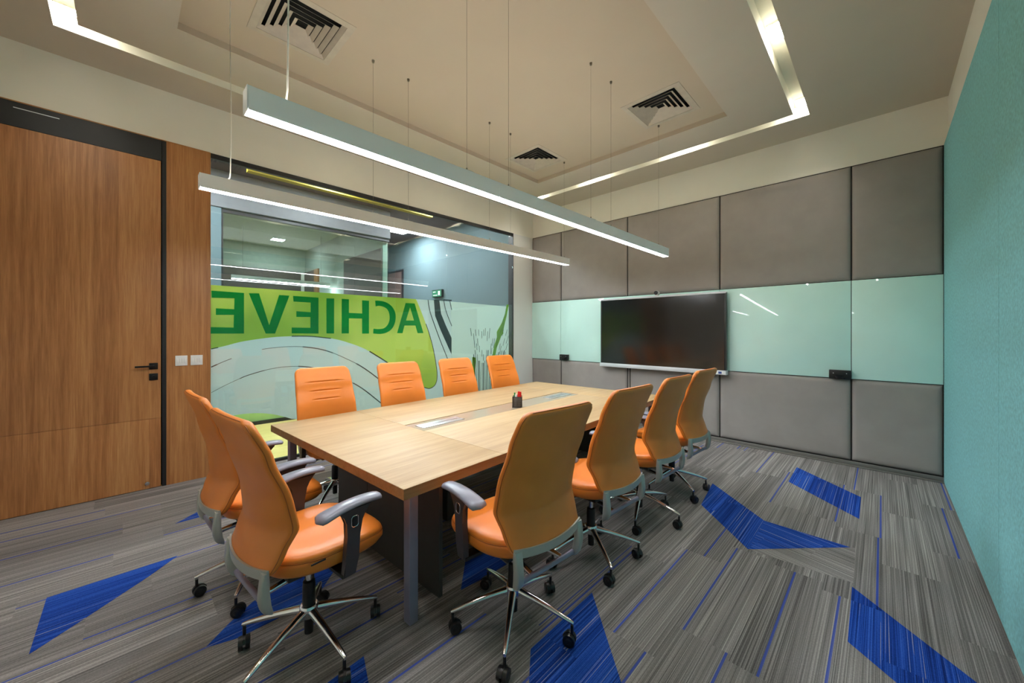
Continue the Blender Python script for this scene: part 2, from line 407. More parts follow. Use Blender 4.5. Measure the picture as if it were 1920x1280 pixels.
# back wall: padded panels above and below a band of mint glass boards
def padded(name, x0, x1, z0, z1, y=YB, t=.03, mat='panel', axis='y', g=.004):
    # pillow-edged upholstered panel
    bm = bmesh.new(); nx, nz = 14, 14
    x0 += g; x1 -= g; z0 += g * .6; z1 -= g * .6
    def f(s):
        e = min(s, 1 - s); return e
    grid = []
    us = [0, .004, .012, .03, .06, .12, .3, .5, .7, .88, .94, .97, .988, .996, 1]
    for a in us:
        row = []
        for b in us:
            ex = min(a, 1 - a) * (x1 - x0); ez = min(b, 1 - b) * (z1 - z0); e = min(ex, ez)
            d = t * (1 - math.exp(-e / .012)) if e > 0 else 0
            if axis == 'y': p = (x0 + (x1 - x0) * a, y + t - d, z0 + (z1 - z0) * b)
            else: p = (y + t - d, x0 + (x1 - x0) * a, z0 + (z1 - z0) * b)
            row.append(bm.verts.new(p))
        grid.append(row)
    n = len(us)
    for i in range(n - 1):
        for j in range(n - 1): bm.faces.new((grid[i][j], grid[i + 1][j], grid[i + 1][j + 1], grid[i][j + 1]))
    rim = [grid[i][0] for i in range(n)] + [grid[n - 1][j] for j in range(1, n)] + [grid[i][n - 1] for i in range(n - 2, -1, -1)] + [grid[0][j] for j in range(n - 2, 0, -1)]
    bm.faces.new(rim[::-1])
    return done(name, bm, mat, None, 60)
seams = [XL, -4.291, -2.955, -1.592, -.247, XR]
dn = ['leftmost', 'second from the left', 'in the middle, above the left part of the screen', 'fourth from the left', 'rightmost, next to the teal wall']
posU = ['leftmost, beside the white column', 'second from the left, over the screen\'s left end', 'in the middle, above the webcam', 'wide one right of the screen top', 'rightmost, next to the teal wall']
posG = ['leftmost narrow, beside the white column', 'second from the left, touching the left side of the screen', 'mostly hidden behind the large screen', 'wide, directly right of the screen', 'rightmost, next to the teal wall']
posL = ['leftmost, beside the white column', 'under the left corner of the screen', 'under the middle of the screen', 'wide one right of the farthest chair', 'rightmost, next to the teal wall']
for i in range(5):
    x0, x1 = seams[i], seams[i + 1]
    tag(padded('wall_panel', x0, x1, 2.072, ZP), 'dark grey padded wall panel in the top row, ' + posU[i], 'wall panel', 'padded panels in the top row of the end wall')
    xx0 = x0 if i != 2 else x0 + .045
    tag(padded('wall_panel', xx0, x1, .052, .966), 'grey padded wall panel in the bottom row, ' + posL[i], 'wall panel', 'padded panels in the bottom row of the end wall')
    if i == 2:
        tag(padded('wall_panel', x0, x0 + .043, .052, .966), 'very narrow grey strip between lower wall panels below the screen', 'wall panel', 'padded panels in the bottom row of the end wall')
    tag(box('glass_board', (x0 + .003, YB + .004, .969), (x1 - .003, YB + .03, 2.069), 'board', None, .002), 'mint green glass writing board, ' + posG[i], 'whiteboard', 'mint glass boards across the end wall')
struct(box('trim_3', (XL, YB + .024, .04), (XR + .02, YB + .032, ZP + .004), 'seam'))
bm = bmesh.new(); addbox(bm, (XL + .001, YB - .012, .001), (XR - .001, YB + .02, .048), bevel=.003); addbox(bm, (XL + .001, YB - .05, .001), (XR - .001, YB - .012, .012), bevel=.002)
struct(done('baseboard_back', bm, 'base', None, 35))
# teal felt panels on the right wall
for i, (y0, y1) in enumerate(((3.225, YB - .003), (.62, 3.221), (YN + .002, .616))):
    bm = bmesh.new(); addbox(bm, (XR, y0, .004), (XR + .03, y1, ZP))
    tag(done('felt_panel', bm, 'teal'), ('teal felt wall panel farthest from the camera, meeting the grey end wall', 'teal felt wall panel nearest the camera on the right edge', 'teal felt wall panel behind the camera')[i], 'wall panel', 'teal felt panels on the right wall')

# ------------------------------------------------------------ glazing with its printed film
win = empty('window_1', (XL, (GY0 + GY1) / 2, 0)); struct(win); WY = (GY0 + GY1) / 2
def wbox(name, y0, y1, z0, z1, x0, x1, mat, bevel=0, parent=win):
    return box(name, (x0, y0 - WY, z0), (x1, y1 - WY, z1), mat, parent, bevel)
bm = bmesh.new()
for (y0, y1, z0, z1) in ((GY0, GY1, ZP - .05, ZP), (GY0, GY1, 0, .03), (GY1 - .012, GY1, .03, ZP - .05)):
    addbox(bm, (-.118 if z1 - z0 > 1 else -.04, y0 - WY, z0), (.006, y1 - WY, z1))  # end jamb made deeper to cover the brightly lit reveal behind it
done('window_frame', bm, 'black', win)
jts = [GY0 + .002, 2.138, 3.626, GY1 - .013]
for i in range(3):
    wbox('glass_pane', jts[i] + .0015, jts[i + 1] - .0015, .03, ZP - .05, -.012, 0, 'glass')
FXP = -.016
def flat_poly(name, pts, mat, x=FXP, t=.0012, holes=None, parent=win):
    pts = [p for i, p in enumerate(pts) if math.dist(p, pts[i - 1]) > .0006]
    # pts are photo points or (y,z) pairs already on the wall; extruded to a thin film
    bm = bmesh.new()
    vs = [bm.verts.new((x, y - WY, z)) for y, z in pts]
    if holes:
        es = [bm.edges.new((vs[i], vs[(i + 1) % len(vs)])) for i in range(len(vs))]
        for hh in holes:
            hv = [bm.verts.new((x, y - WY, z)) for y, z in hh]; es += [bm.edges.new((hv[i], hv[(i + 1) % len(hv)])) for i in range(len(hv))]
        bmesh.ops.triangle_fill(bm, edges=es, use_beauty=True)
    else:
        es = [bm.edges.new((vs[i], vs[(i + 1) % len(vs)])) for i in range(len(vs))]
        bmesh.ops.triangle_fill(bm, edges=es, use_beauty=True)
    ext = bmesh.ops.extrude_face_region(bm, geom=bm.faces[:])
    for v in [g for g in ext['geom'] if isinstance(g, bmesh.types.BMVert)]: v.co.x -= t
    return done(name, bm, mat, parent)
L = lambda pts: [on_left(u, v, XL - .014) for u, v in pts]
FTOP = 1.985
def smooth_curve(pts, n=8):
    out = []
    for i in range(len(pts) - 1):
        p0, p1, p2, p3 = pts[max(i - 1, 0)], pts[i], pts[i + 1], pts[min(i + 2, len(pts) - 1)]
        for k in range(n):
            t = k / n
            out.append(tuple(.5 * (2 * b + (c - a) * t + (2 * a - 5 * b + 4 * c - d) * t * t + (-a + 3 * b - 3 * c + d) * t ** 3) for a, b, c, d in zip(p0, p1, p2, p3)))
    return out + [pts[-1]]
arcA = smooth_curve(L([(396, 654), (420, 648.7), (455, 640), (495, 634), (530, 630.7), (575, 630), (605, 632.5), (637.5, 637.5), (680, 652), (710, 669), (727, 680), (760, 703), (783, 720), (794.5, 725.5)]))
side = smooth_curve(L([(794.5, 725.5), (806, 728), (817, 719), (819.5, 698), (813, 657), (804, 623), (792.6, 591), (780, 560)]))
lime = [(GY0 + .003, arcA[0][1])] + arcA + side[1:]
lime[-1] = (lime[-1][0], FTOP); lime += [(GY0 + .003, FTOP)]
flat_poly('lime_film', lime, 'lime')
# frosted sheets: one left and below the lime leaf, one to its right, a paler one at the far end
yE = on_left(847, 600)[0]
bot = smooth_curve(L([(396, 803), (430, 781), (477, 774.5), (515, 777), (547, 785)])) 
fro = [(GY0 + .003, bot[0][1])] + bot + [(2.2, .30), (3.0, .12), (yE, .12), (yE, FTOP)] + side[1:][::-1] + arcA[::-1] 
fro = [p for i, p in enumerate(fro)]
fro[fro.index(side[-1])] = (side[-1][0], FTOP)
fro += [(GY0 + .003, arcA[0][1])]
flat_poly('frosted_film', fro, 'frost')
flat_poly('frosted_film', [(yE + .001, .12), (5.05, .12), (5.05, FTOP - .02), (yE + .001, FTOP)], 'frost_pale')
def strip_mesh(bm, line, wd):
    for a, b in zip(line, line[1:]):
        d = Vector((b[0] - a[0], b[1] - a[1])); n_ = d.orthogonal().normalized() * wd / 2
        q = [(a[0] + n_.x, a[1] + n_.y), (b[0] + n_.x, b[1] + n_.y), (b[0] - n_.x, b[1] - n_.y), (a[0] - n_.x, a[1] - n_.y)]
        vs = [bm.verts.new((-.0135, y - WY, z)) for y, z in q]; bm.faces.new(vs)
        vs = [bm.verts.new((-.0185, y - WY, z)) for y, z in q]; bm.faces.new(vs[::-1])
def strips(name, lines, mat):
    bm = bmesh.new()
    for line, wd in lines: strip_mesh(bm, line, wd)
    me = bpy.data.meshes.new(name); bm.to_mesh(me); bm.free(); return link(name, me, mat, win)
SC = lambda pts: smooth_curve(L(pts))
aB = SC([(396, 688), (421, 677), (448, 667), (476, 658), (520, 651), (567.5, 650), (612.5, 657.5), (657.5, 676), (682.5, 690), (706, 707), (735, 730)])
aC = SC([(396, 736), (420.6, 723), (447, 710.7), (467, 702.6), (505, 692), (540, 687), (579, 688), (620, 698), (658.5, 716), (682, 730), (710, 752), (730, 768)])
nA, nB, nC = len(arcA), len(aB), len(aC)
cut = lambda a, f0, f1: a[int(len(a) * f0):int(len(a) * f1) + 1]
strips('arc_line', [(cut(arcA, .34, .50), .012), (cut(arcA, .64, .80), .016), (cut(arcA, 0, .05), .010),
    (cut(aB, 0, .06), .012), (cut(aB, .06, .16), .006), (cut(aB, .34, .5), .005), (cut(aB, .5, .62), .012), (cut(aB, .62, .74), .006), (cut(aB, .74, 1), .014),
    (cut(aC, 0, .2), .004), (cut(aC, .2, .34), .008), (cut(aC, .34, .5), .005), (cut(aC, .5, .62), .012), (cut(aC, .62, .74), .006), (cut(aC, .74, 1), .014),
    (side[int(len(side) * .02):int(len(side) * .8)], .012)], 'clearline')
band = L([(813.6, 562), (823.7, 562.5), (827, 588), (836, 610), (846.6, 633), (846.6, 664), (838, 645), (826, 618), (816, 592)])
flat_poly('dark_band', band, 'clearline', x=-.0135, t=.005)
ln = [(SC([(802.6, 562), (805.8, 582), (814, 607), (825, 637), (838, 669.7), (846, 692)]), .014), (SC([(832, 562), (836, 582), (847, 611)]), .013), (SC([(843, 562), (847, 581)]), .013),
      (L([(831.6, 562), (847, 563)]), .02)]
rg = random.Random(5)
strips('curved_line', ln, 'clearline')
gr_ = []
for i in range(20):
    u0 = 893 + i * 2.15 + rg.uniform(-.6, .6); b = (u0 - 905) / 28
    pts = [(u0 + b * 3, 745), (u0 + b * 5, 712), (u0 + b * 9, 680), (u0 + b * 16, 648), (u0 + b * 26, 615)]
    c_ = SC(pts); f1 = rg.uniform(.5, .72); gr_.append((c_[:int(len(c_) * f1)], .010 if i % 3 else .018))
    for q in range(2):
        s0 = rg.uniform(f1, .9); gr_.append((c_[int(len(c_) * s0):int(len(c_) * (s0 + .09)) + 1], .010))
strips('grass_line', gr_, 'clearline')
stalk = L([(950, 571), (954, 571), (950, 592), (945.8, 609), (943.5, 620), (944, 625), (940, 629), (936, 640), (931.6, 651), (928, 672), (922.5, 672), (927, 646), (932, 632), (931.5, 622), (936, 614), (941, 605), (947, 588)])
flat_poly('green_stalk', stalk, 'stalk', x=-.0135, t=.005)
flat_poly('green_stalk', L([(886, 669), (891, 670), (892, 676), (888, 740), (884, 740)]), 'stalk', x=-.0135, t=.005)
g1 = lambda pts: L([(390 + x / 9.143, 520 + y / 9.143) for x, y in pts])
g2 = lambda pts: L([(560 + x / 5.333, 520 + y / 5.333) for x, y in pts])
LET = [
 ('letter_e', g1([(60, 226), (617, 265), (617, 960), (40, 962), (40, 850), (440, 858), (445, 640), (135, 640), (135, 528), (450, 545), (455, 355), (66, 345)]), None),
 ('letter_v', g1([(700, 270), (875, 272), (1050, 820), (1220, 300), (1395, 312), (1150, 960), (990, 962)]), None),
 ('letter_e', g1([(1460, 315), (1895, 345), (1895, 962), (1435, 957), (1435, 857), (1757, 862), (1757, 678), (1515, 675), (1515, 578), (1760, 595), (1760, 430), (1465, 412)]), None),
 ('letter_i', g2([(278, 208), (355, 210), (354, 560), (278, 559)]), None),
 ('letter_h', g2([(431, 213), (503, 218), (502, 353), (636, 360), (636, 228), (703, 233), (703, 560), (635, 561), (635, 410), (502, 408), (502, 559), (430, 560)]), None),
 ('letter_c', smooth_curve(g2([(765, 232), (800, 232), (850, 240), (900, 262), (940, 300), (965, 350), (970, 400), (960, 460), (930, 515), (880, 550), (820, 564), (745, 560)]), 5) + smooth_curve(g2([(748, 512), (800, 515), (850, 508), (885, 480), (905, 440), (910, 400), (903, 350), (880, 312), (840, 290), (800, 283), (770, 290)]), 5), None),
 ('letter_a', g2([(1070, 255), (1160, 260), (1247, 556), (1190, 557), (1168, 480), (1058, 480), (1038, 557), (985, 556)]), [g2([(1073, 430), (1154, 430), (1114, 297)])]),
]
for nm, pts, ho in LET: flat_poly(nm, pts, 'green', x=-.0128, t=.0062, holes=ho)

# ------------------------------------------------------------ what stands beyond the glass
CX0 = -7.2
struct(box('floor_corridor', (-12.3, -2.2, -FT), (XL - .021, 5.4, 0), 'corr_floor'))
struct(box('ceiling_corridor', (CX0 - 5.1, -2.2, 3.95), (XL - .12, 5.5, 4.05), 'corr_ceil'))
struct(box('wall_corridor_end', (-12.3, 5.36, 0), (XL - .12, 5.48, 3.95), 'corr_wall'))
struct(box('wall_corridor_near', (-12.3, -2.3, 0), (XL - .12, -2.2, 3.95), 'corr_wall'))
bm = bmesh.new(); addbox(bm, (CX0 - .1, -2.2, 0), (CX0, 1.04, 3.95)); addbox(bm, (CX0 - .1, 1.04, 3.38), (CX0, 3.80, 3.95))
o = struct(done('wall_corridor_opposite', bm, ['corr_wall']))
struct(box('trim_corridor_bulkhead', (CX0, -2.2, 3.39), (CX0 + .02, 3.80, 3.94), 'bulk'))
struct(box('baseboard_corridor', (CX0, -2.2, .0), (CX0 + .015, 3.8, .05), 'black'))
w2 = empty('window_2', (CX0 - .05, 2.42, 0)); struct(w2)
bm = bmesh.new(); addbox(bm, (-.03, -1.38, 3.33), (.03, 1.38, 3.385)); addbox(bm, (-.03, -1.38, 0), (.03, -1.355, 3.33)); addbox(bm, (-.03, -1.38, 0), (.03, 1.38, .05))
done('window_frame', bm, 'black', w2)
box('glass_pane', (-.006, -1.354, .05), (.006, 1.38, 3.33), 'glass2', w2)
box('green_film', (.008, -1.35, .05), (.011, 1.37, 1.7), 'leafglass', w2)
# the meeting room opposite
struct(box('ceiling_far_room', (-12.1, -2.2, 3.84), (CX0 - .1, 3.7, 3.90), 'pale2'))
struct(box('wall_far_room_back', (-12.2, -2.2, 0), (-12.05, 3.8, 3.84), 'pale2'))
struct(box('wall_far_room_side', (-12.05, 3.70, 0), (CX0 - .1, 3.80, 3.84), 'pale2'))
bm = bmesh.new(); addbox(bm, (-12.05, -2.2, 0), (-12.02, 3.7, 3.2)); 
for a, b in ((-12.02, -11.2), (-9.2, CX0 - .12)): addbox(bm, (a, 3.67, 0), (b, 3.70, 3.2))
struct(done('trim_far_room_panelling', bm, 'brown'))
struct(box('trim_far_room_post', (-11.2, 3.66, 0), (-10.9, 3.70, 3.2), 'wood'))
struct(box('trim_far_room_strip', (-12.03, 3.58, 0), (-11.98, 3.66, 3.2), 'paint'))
def lamp(name, x, y, z, sx, sy, label, cat='ceiling light', group=None, mat='lamp2'):
    o = tag(empty(name, (x, y, z)), label, cat, group)
    bm = bmesh.new()
    for a, b in (((-sx - .015, -sy - .015), (sx + .015, -sy)), ((-sx - .015, sy), (sx + .015, sy + .015)), ((-sx - .015, -sy), (-sx, sy)), ((sx, -sy), (sx + .015, sy))):
        addbox(bm, (a[0], a[1], -.015), (b[0], b[1], 0))
    done('frame', bm, 'alu_pale', o); box('diffuser', (-sx, -sy, -.012), (sx, sy, -.002), mat, o)
    return o
lamp('ceiling_panel_light', -6.1, .4, 3.95, .3, .3, 'square white corridor light beyond the glass wall, nearest the door side', group='square lights in the dark corridor ceiling')
lamp('ceiling_panel_light', -6.3, 4.2, 3.95, .3, .16, 'bright rectangular corridor light high beyond the glass, nearest the exit sign', group='square lights in the dark corridor ceiling')
lamp('ceiling_panel_light', -8.3, 4.6, 3.95, .3, .3, 'bluish white square light beyond the far meeting room corner', group='square lights in the dark corridor ceiling')
for i, (x, y) in enumerate(((-11.0, 2.74), (-9.6, .4), (-8.3, 1.0))):
    lamp('recessed_light', x, y, 3.84, .13, .13, ('bright recessed light in the middle of the far room ceiling', 'small recessed ceiling light of the far room, hidden above the door side', 'small recessed ceiling light of the far room, nearest the corridor')[i], group='recessed lights in the far room ceiling')
lamp('ceiling_panel_light', -6.2, 2.3, 3.95, .3, .16, 'added rectangular corridor light beyond the glass, behind the yellow cable tray', group='square lights in the dark corridor ceiling')  # extra lamp added to brighten the corridor behind the film
# far room suspended lamp
o = tag(empty('far_pendant_light', (-9.9, 2.6, 2.62)), 'white linear pendant lamp glowing inside the far meeting room', 'pendant light')
box('housing', (-.03, -1.0, .012), (.03, 1.0, .09), 'housing', o); box('diffuser', (-.028, -.99, 0), (.028, .99, .012), 'lamp2', o)
for s in (-.8, .8): bm = bmesh.new(); tube(bm, (0, s, .09), (0, s, 1.22), .003, n=6); done('suspension_wire', bm, 'wire', o)
# yellow cable tray along the corridor ceiling
o = tag(box('cable_tray', (-6.36, 1.2, 3.72), (-6.26, 4.2, 3.77), 'yellow'), 'yellow cable tray running along the dark corridor ceiling', 'cable tray')
for yv in (1.5, 2.6, 3.8):
    bm = bmesh.new(); tube(bm, (-6.31, yv, 3.77), (-6.31, yv, 3.95), .006, n=6); c = done('hanger_rod', bm, 'wire', o)
d2 = empty('door_2', (-9.85, 5.36, 0)); struct(d2)
box('door_leaf', (-.42, -.03, 0), (.42, 0, 3.15), 'brown', d2); box('jamb', (-.47, -.035, 0), (-.42, 0, 3.2), 'black', d2); box('jamb', (.42, -.035, 0), (.47, 0, 3.2), 'black', d2); box('head_jamb', (-.42, -.035, 3.15), (.42, 0, 3.2), 'black', d2)
# exit sign
o = tag(empty('exit_sign', (-7.72, 5.33, 2.42)), 'green illuminated exit sign on the blue wall beyond the glass', 'sign')
box('sign_box', (-.20, -.03, -.09), (.20, .028, .09), 'blackgloss', o, .004); box('sign_face', (-.185, -.033, -.075), (.185, -.03, .075), 'sign', o)
bm = bmesh.new(); addbox(bm, (-.15, -.035, -.05), (.02, -.033, -.035)); addbox(bm, (-.15, -.035, .03), (-.05, -.033, .045)); addbox(bm, (.06, -.035, -.045), (.13, -.033, .05))
done('pictogram', bm, 'sign_white', o)

# ------------------------------------------------------------ cove downlights, air vents
def cove(x, y, along, label):
    o = tag(empty('slot_downlight', (x, y, ZC + .128)), label, 'recessed light', 'downlights inside the ceiling light slot')
    a, b = (.045, .11) if along == 'y' else (.11, .045)
    box('housing', (-a - .006, -b - .006, -.012), (a + .006, b + .006, .001), 'slot', o)
    box('lens', (-a, -b, -.0145), (a, b, -.012), 'spot', o)
cove(-.622, 5.11, 'y', 'downlight at the back right corner of the ceiling light slot')
for X, t_ in ((-1.87, 'nearest the back right corner vent'), (-3.23, 'left of the far air vent'), (-4.46, 'at the far left corner')):
    cove(X, 5.11, 'x', 'downlight in the slot along the end wall, ' + t_)
for Y, t_ in ((3.74, 'brightest one upper right'), (2.3, 'out of sight above the right frame edge'), (.9, 'beside the camera')):
    cove(-.622, Y, 'y', 'downlight in the right slot, ' + t_)
cove(-4.465, -.31, 'y', 'downlight at the near left corner of the slot above the door')
for Y, t_ in ((1.9, 'behind the pendant lamp'), (3.6, 'over the glass wall')):
    cove(-4.465, Y, 'y', 'downlight in the left slot, ' + t_)
for X, t_ in ((-3.0, 'left part'), (-1.6, 'right part')):
    cove(X, -.31, 'x', 'downlight in the near slot behind the picture top, ' + t_)

def vent(x, y, label, s=.275, rz=0):
    o = tag(empty('air_vent', (x, y, ZC + .055), rz), label, 'air vent', 'square air vents in the ceiling')
    bm = bmesh.new()
    def ring(a, b, za, zb, th=.002):
        # sloped square ring from half-size a at height za to b at zb
        c = [(-1, -1), (1, -1), (1, 1), (-1, 1)]
        A = [bm.verts.new((a * p, a * q, za)) for p, q in c]; B = [bm.verts.new((b * p, b * q, zb)) for p, q in c]
        C_ = [bm.verts.new((a * p, a * q, za + th)) for p, q in c]; D = [bm.verts.new((b * p, b * q, zb + th)) for p, q in c]
        for i in range(4):
            j = (i + 1) % 4
            bm.faces.new((A[i], A[j], B[j], B[i])); bm.faces.new((C_[i], D[i], D[j], C_[j])); bm.faces.new((A[i], C_[i], C_[j], A[j])); bm.faces.new((B[i], B[j], D[j], D[i]))
    ring(s + .03, s - .022, -.003, -.006, .004)
    done('frame', bm, 'vent', o)
    for k in range(5):
        bm = bmesh.new(); a = s - .020 - k * .047
        ring(a, a - .030, -.004, .020, .002)
        done('louver', bm, 'vent', o)
    
vent(-3.27, .98, 'square ceiling air vent nearest the camera, top left above the pendants')
vent(-3.45, 4.01, 'small-looking square ceiling air vent, farthest one over the table')
vent(-1.70, 4.02, 'square ceiling air vent on the right, near the screen wall slot')

# ------------------------------------------------------------ pendants
def pendant(x, ys_, zb, zt, wires, cord_y, label, ring_y=None):
    o = tag(empty('linear_pendant_light', (x, ys_[0], zb)), label, 'pendant light', 'linear pendant lights over the table')
    Hh = zt - zb; W = .036
    for a, b in zip(ys_, ys_[1:]):
        bm = bmesh.new()
        y0, y1 = a - ys_[0] + .0008, b - ys_[0] - .0008
        addbox(bm, (-W, y0, .006), (W, y1, Hh))
        addbox(bm, (-W, y0, 0), (-W + .004, y1, .006)); addbox(bm, (W - .004, y0, 0), (W, y1, .006))
        done('housing', bm, 'housing', o)
        box('diffuser', (-W + .004, y0 + .001, .001), (W - .004, y1 - .001, .0055), 'diffuser', o)
    box('added_uplight_strip', (-W + .008, .01, Hh - .0005), (W - .008, ys_[-1] - ys_[0] - .01, Hh + .0012), 'added_uplight', o)  # added upward strip, put in to brighten the ceiling
    for yy in (-.0045, ys_[-1] - ys_[0]): box('end_cap', (-W - .001, yy, -.001), (W + .001, yy + .0045, Hh + .001), 'housing', o, .001)
    for y in wires:
        bm = bmesh.new(); tube(bm, (0, y - ys_[0], Hh), (0, y - ys_[0], ZC + .055 - zb), .0010, n=6)
        tube(bm, (0, y - ys_[0], Hh), (0, y - ys_[0], Hh + .03), .005, n=8); lathe(bm, [(.010, ZC + .035 - zb), (.012, ZC + .055 - zb)], 12, (0, y - ys_[0], 0))
        done('suspension_wire', bm, 'wire', o, True)
    bm = bmesh.new(); yc = cord_y - ys_[0]; top = ZC + .055 - zb
    path_tube(bm, [(0, yc - .035, Hh + .002), (0, yc - .016, Hh + .005), (0, yc - .004, Hh + .02), (.001, yc, Hh + .06), (.003, yc + .002, Hh + .3), (.001, yc + .004, Hh + .55), (-.003, yc, Hh + .8), (.002, yc - .002, Hh + 1.05), (0, yc, top)], .0038, 8)
    done('power_cord', bm, 'cord', o, True)
    for y in wires: box('mounting_clip', (-.034, y - ys_[0] - .03, Hh), (.034, y - ys_[0] + .03, Hh + .004), 'alu', o)
pendant(-1.86, [.35, 1.75, 3.15, 4.55], 2.395, 2.492, [1.50, 1.87, 2.913, 3.264, 4.347], .50, 'silver linear pendant lamp hanging over the right half of the table, nearer the camera')
pendant(-3.22, [.35, 1.72, 3.09, 4.43], 2.445, 2.538, [1.541, 1.889, 2.929, 3.271, 4.356], .515, 'silver linear pendant lamp hanging over the left half of the table, nearer the glass wall')

# ------------------------------------------------------------ screen and wall boxes
tv = tag(empty('interactive_screen', (-2.43, YB - .06, .92)), 'large black touch screen with silver edges mounted on the end wall', 'screen')
bm = bmesh.new(); addbox(bm, (-.94, -.04, .04), (.94, .02, 1.112), bevel=.003); done('screen_body', bm, 'black', tv, 35)
box('display', (-.925, -.0425, .062), (.925, -.0395, 1.088), 'screen', tv)
box('top_edge', (-.945, -.043, 1.09), (.945, .02, 1.116), 'alu_pale', tv, .002)
box('side_edge', (-.9455, -.042, .05), (-.9375, .02, 1.1), 'blackgloss', tv); box('side_edge', (.9375, -.042, .05), (.9455, .02, 1.1), 'blackgloss', tv)
bar = box('speaker_bar', (-.955, -.062, 0), (.955, .02, .058), 'alu_pale', tv, .004)
lab = box('sticker', (.82, -.0645, .008), (.945, -.0622, .05), 'white_plastic', tv); box('print', (.86, -.0652, .014), (.90, -.0645, .044), 'bluepl', lab)
box('wall_bracket', (-.4, .02, .3), (.4, .062, .8), 'black', tv)
camo = tag(empty('webcam', (-2.43, YB - .075, 2.037)), 'small white webcam with a black lens on top of the screen', 'webcam')
bm = bmesh.new(); tube(bm, (0, -.035, .042), (0, .035, .042), .034, .034, 24)
done('camera_body', bm, 'white_plastic', camo, 35)
bm = bmesh.new(); tube(bm, (0, -.042, .042), (0, -.034, .042), .030, .032, 24); tube(bm, (0, -.046, .042), (0, -.042, .042), .014, .016, 20); done('lens', bm, 'blackgloss', camo, 35)
box('foot', (-.02, -.02, -.001), (.02, .03, .01), 'white_plastic', camo, .002)
for x0, x1, z0, z1, lb in ((-.436, -.246, .962, 1.062, 'black wall box with a small cup, at the seam right of the screen'), (-4.285, -4.10, .975, 1.075, 'black wall box at the seam left of the screen, under the glass board')):
    o = tag(empty('marker_holder', ((x0 + x1) / 2, YB + .004, z0)), lb, 'marker holder', 'black holders on the glass boards')
    wd = (x1 - x0) / 2
    box('box', (-wd, -.045, 0), (wd, 0, z1 - z0), 'blackgloss', o, .004)
    bm = bmesh.new(); lathe(bm, [(.03, 0), (.042, .012), (.045, .028), (.04, .03), (.03, .018), (.0, .016)], 24, (0, -.05, .01)); done('cup', bm, 'blackgloss', o, 40)
    for s in (-.6, .6):
        bm = bmesh.new(); tube(bm, (wd * s, -.0455, .065), (wd * s, -.047, .065), .005, n=12); done('screw', bm, 'alu', o)

# ------------------------------------------------------------ table
TC = Vector((-2.6625, 2.62, 0)); TR = R(3.1); TW, TL = .945, 1.745; ZT = .75; SL = .054
tb = tag(empty('conference_table', TC, TR), 'long light oak conference table with a taupe centre strip and charcoal legs', 'table')
YI0, YI1 = -TL + .70, TL - .56; IW = .13
g = .0012
box('tabletop', (-TW, -TL, ZT - SL), (TW, YI0 - g, ZT), 'oak', tb, .0015)
box('tabletop', (-TW, YI1 + g, ZT - SL), (TW, TL, ZT), 'oak', tb, .0015)
box('tabletop', (-TW, YI0 + g, ZT - SL), (-IW - g, YI1 - g, ZT), 'oak', tb, .0015)
box('tabletop', (IW + g, YI0 + g, ZT - SL), (TW, YI1 - g, ZT), 'oak', tb, .0015)
box('centre_strip', (-IW, YI0 + g, ZT - .03), (IW, YI1 - g, ZT - .004), 'inlay', tb)
eb = bmesh.new()
for a, b in (((-TW - .001, -TL - .001), (TW + .001, -TL)), ((-TW - .001, TL), (TW + .001, TL + .001)), ((-TW - .001, -TL), (-TW, TL)), ((TW, -TL), (TW + .001, TL))):
    addbox(eb, (a[0], a[1], ZT - SL + .001), (b[0], b[1], ZT - .0015))
done('edge_banding', eb, 'oak_edge', tb)
for y0 in (YI0 + .05, YI1 - .05 - .42):
    c = box('socket_flap', (-.062, y0, ZT - .0045), (.062, y0 + .42, ZT + .0005), 'alu', tb, .0015)
    box('brush_slot', (-.004, y0 + .03, ZT + .0004), (.004, y0 + .39, ZT + .0011), 'blackgloss', c)
for sx in (-1, 1):
    for sy in (-1, 1):
        x1, y1 = sx * (TW - .088), sy * (TL - .092)
        box('leg', (min(x1, x1 - sx * .055), min(y1, y1 - sy * .05), .0015), (max(x1, x1 - sx * .055), max(y1, y1 - sy * .05), ZT - SL), 'charcoal', tb, .002)
for sy in (-1, 1):
    y = sy * (TL - .33)
    bm = bmesh.new(); addbox(bm, (-.45, y - .012, .0015), (-.003, y + .012, ZT - SL)); addbox(bm, (.003, y - .012, .0015), (TW - .14 if sy < 0 else .45, y + .012, ZT - SL)); addbox(bm, (-.01, y - .008, .0015), (.01, y + .008, ZT - SL))
    done('end_panel', bm, 'modesty', tb)
bm = bmesh.new(); [addbox(bm, (s * .5 - .02, -TL + .34, ZT - SL - .06), (s * .5 + .02, TL - .34, ZT - SL)) for s in (-1, 1)]; done('support_beam', bm, 'charcoal', tb)
bm = bmesh.new(); addbox(bm, (-.16, -TL + .9, .0015), (.16, -TL + .98, ZT - SL)); addbox(bm, (-.16, TL - .98, .0015), (.16, TL - .9, ZT - SL)); done('cable_riser', bm, 'modesty', tb)

# pen holder with pens
hx, hy = on_floor(970, 762, .75)
ph = tag(empty('pen_holder', (hx, hy, ZT - .0035), R(40)), 'square black wire mesh pen holder standing on the table centre strip', 'pen holder')
bm = bmesh.new(); s = .045; Hn = .105
for k in range(4):
    mt = Matrix.Rotation(k * PI / 2, 4, 'Z')
    for i in range(12): x = -s + i * 2 * s / 11; addbox(bm, (x - .0022, s - .001, 0), (x + .0022, s + .001, Hn), 0, mt)
    for i in range(12): z = i * Hn / 11; addbox(bm, (-s, s - .001, max(0, z - .0022)), (s, s + .001, z + .0022), 0, mt)
done('mesh_basket', bm, 'mesh_grey', ph)
bm = bmesh.new()
for k in range(4): addbox(bm, (-s - .002, s - .002, Hn - .004), (s + .002, s + .002, Hn + .003), 0, Matrix.Rotation(k * PI / 2, 4, 'Z'))
done('rim', bm, 'blackgloss', ph)
